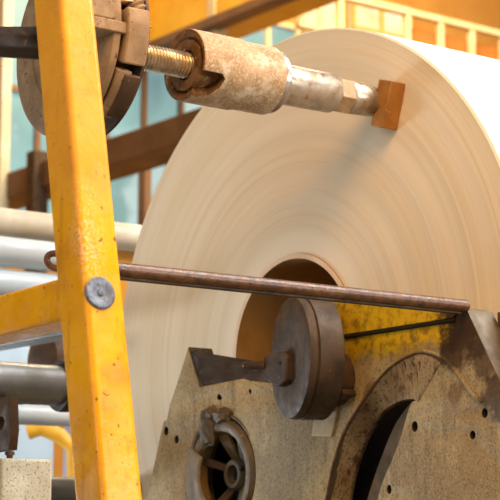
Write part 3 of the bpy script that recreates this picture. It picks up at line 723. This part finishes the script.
# ================================================================== HALL
M_wall = worn('hall_wall', srgb(204, 148, 66), srgb(186, 126, 48), .9, rough=.8, bump=0)  # orange-brown wall colour carries the warm glow of the background
M_floor = worn('hall_floor', srgb(120, 112, 100), srgb(96, 88, 78), 1.5, rough=.7, bump=.1)
M_goldb = worn('gold_beam', srgb(232, 190, 112), srgb(220, 170, 90), 2, rough=.6, bump=0)
M_amber = worn('amber_panel', srgb(190, 122, 50), srgb(170, 102, 36), 1.2, rough=.6, bump=0)
M_ivory = worn('ivory_paint', srgb(236, 212, 164), srgb(222, 194, 142), 3, rough=.5, bump=0)
M_teal = emit('teal_daylight_glass', srgb(150, 196, 200), .62)
M_bright = emit('bright_daylight_glass', srgb(255, 226, 170), .95)
M_pole = worn('pale_column', srgb(222, 212, 184), srgb(206, 192, 160), 3, rough=.6, bump=0)
YW = 10.0
bm = B(); box(bm, (-9, -9, -.12), (16, YW+.3, 0)); struct('floor', bm, M_floor, smooth=None)
bm = B(); box(bm, (-9, YW, 0), (16, YW+.3, 8)); struct('wall_back', bm, M_wall, smooth=None)
bm = B(); box(bm, (16, -9, 0), (16.3, YW+.3, 8)); struct('wall_right', bm, M_wall, smooth=None)
def yrect(px0, py0, px1, py1, Y, depth):
    a = on_y((px0+px1)/2, py0, Y); b = on_y((px0+px1)/2, py1, Y); l_ = on_y(px0, (py0+py1)/2, Y).x; r2 = on_y(px1, (py0+py1)/2, Y).x
    return (l_, Y, b.z), (r2, Y+depth, a.z)
wn = [0]
def window(px0, py0, px1, py1, m, cols=2, rows=3, fr=None):
    wn[0] += 1
    lo, hi = yrect(px0, py0, px1, py1, YW-.06, .05)
    bm = B(); box(bm, lo, hi); w_ = struct('window_%d' % wn[0], bm, m, smooth=None)
    bm = B(); t = .05
    for i in range(cols+1):
        x = lo[0] + (hi[0]-lo[0])*i/cols; box(bm, (x-t/2, YW-.10, lo[2]), (x+t/2, YW-.061, hi[2]))
    for i in range(rows+1):
        z = lo[2] + (hi[2]-lo[2])*i/rows; box(bm, (lo[0], YW-.105, z-t/2), (hi[0], YW-.0611, z+t/2))
    finish('window_frame', bm, fr or M_brown, w_, smooth=None)
    return w_
window(-30, -60, 100, 250, M_teal, 2, 2)
window(104, 50, 215, 250, M_teal, 3, 2)
window(236, 22, 296, 70, M_teal, 2, 1, M_ivory)
window(300, -6, 338, 34, M_bright, 2, 1, M_ivory)
window(352, 4, 408, 34, M_bright, 2, 1, M_goldb)
# beams running across the hall (parallel to Y)
def ybeam(name, X, pa, pb, hpx, m, label, w=.25, y1=None):
    a = on_x(*pa, X); b = on_x(*pb, X); d_ = (a-CAM).dot(FW); h_ = hpx/FPX*d_; zc = (a.z+b.z)/2
    bm = B(); box(bm, (X, on_x(y1, 100, X).y, zc-h_/2), (X+w, YW+.01, zc+h_/2))
    o_ = tag(recenter(finish(name, bm, m, bevel=.01)), label, 'beam'); return o_
ybeam('roof_beam', 4.0, (0, 188), (180, 128), 26, M_brown, 'broad brown beam slanting up behind the disc brake and post', .25, 330)
ybeam('roof_beam', 4.3, (60, 190), (190, 143), 9, M_brown, 'thin brown beam close beneath the broad brown beam', .12, 300)
ybeam('crane_girder', 6.1, (120, 34), (180, 5), 66, M_orange, 'wide bright orange crane girder high behind the threaded rod', .4, 330)
ybeam('roof_beam', 6.0, (150, 49), (252, 0), 10, M_brown, 'brown beam along the underside of the orange crane girder', .15, 345)
# columns
def column(name, px, wpx, Y, m, label, ptop=-80, w=.12):
    p = on_y(px, 250, Y); d_ = (p-CAM).dot(FW); ww = wpx/FPX*d_/.8
    bm = B(); box(bm, (p.x-ww/2, Y, 0), (p.x+ww/2, Y+w, on_y(px, ptop, Y).z)); tag(recenter(finish(name, bm, m, bevel=.01)), label, 'column')
column('column', 3, 9, 8.5, M_pole, 'pale column at the far left edge of the hall')
column('column', 148, 6, 8.9, M_brown, 'thin brown column left of the roll edge below the beam', 140)
column('column', 221, 14, 8.8, M_ivory, 'cream column behind the sleeve under the orange girder', -40)
column('column', 40, 14, 8.0, M_castd, 'dark blurred column standing left of the post below the beam', 150)
# gallery at right: rails and posts and amber panels
gal = thing('gallery_railing', 'cream railing with thin posts and amber panels above the paper roll', 'railing', tuple(on_y(430, 60, 8.6))[:2] + (0,))
lo = on_y(368, -2, 8.6); zr = lo.z
bm = B(); box(bm, (on_y(300, 0, 8.6).x, 8.6, zr-.06), (on_y(560, 0, 8.6).x, 8.68, zr+.0)); finish('top_rail', bm, M_ivory, gal, bevel=.008)
z2 = on_y(430, 52, 8.6).z
bm = B(); box(bm, (on_y(300, 0, 8.6).x, 8.6, z2-.03), (on_y(560, 0, 8.6).x, 8.68, z2+.02)); finish('bottom_rail', bm, M_ivory, gal, bevel=.008)
for px in (343, 410, 443, 474, 505):
    x = on_y(px, 30, 8.6).x
    bm = B(); box(bm, (x-.03, 8.61, 0), (x+.03, 8.67, zr-.06)); finish('rail_post', bm, M_ivory, gal, bevel=.005)
for a, b in ((413, 441), (445, 472), (476, 503)):
    bm = B(); box(bm, (on_y(a, 30, 8.7).x, 8.69, z2-.6), (on_y(b, 30, 8.7).x, 8.72, zr-.14)); finish('panel', bm, M_amber, gal)
wn_ = 0
# ================================================================== LIGHT
W = bpy.data.worlds.new('world'); S.world = W; W.use_nodes = True
W.node_tree.nodes['Background'].inputs[0].default_value = (.86, .92, 1, 1); W.node_tree.nodes['Background'].inputs[1].default_value = .32
def area(name, loc, target, size, power, col, sy=None):
    l_ = bpy.data.lights.new(name, 'AREA'); l_.energy = power; l_.color = col; l_.size = size
    if sy: l_.shape = 'RECTANGLE'; l_.size_y = sy
    o_ = bpy.data.objects.new(name, l_); COL.objects.link(o_); o_.location = loc
    o_.rotation_euler = (Vector(target) - Vector(loc)).to_track_quat('-Z', 'Y').to_euler(); return o_
area('skylight', (2.6, -2.4, 5.5), (.8, -.2, 1.3), 2.5, 400, (1, .96, .92), 3.5)
area('warm_hall_lamp', (-1.1, -1.9, 3.1), (0, -.55, 1.75), 1.2, 46, (1, .50, .14))  # added warm light, source unseen, tints the upper right of the roll face
area('side_daylight', (-1.7, 3.4, .45), (0, .1, 1.2), 1.5, 60, (.86, .93, 1), .8)  # added low cool light, source unseen, lifts the left of the roll face
area('front_daylight', (-6.5, -3.0, 2.6), (0, 0, 1.3), 3, 78, (1, .94, .84), 2)  # added fill from the camera side to brighten the roll face
area('window_daylight', (4.2, -8.8, 2.7), (-.8, -1.2, 1.4), 2.2, 400, (1, .97, .92), 1.6)  # added light for gloss on the post and the surfaces facing it
area('hall_skylight', (6, 5.5, 7.8), (6, 9, 2.5), 5, 820, (1, .80, .50), 3)  # added warm light raising the golden glow at the back of the hall
S.view_settings.view_transform = 'Standard'; S.view_settings.look = 'None'; S.view_settings.gamma = 1; S.view_settings.exposure = 0.16
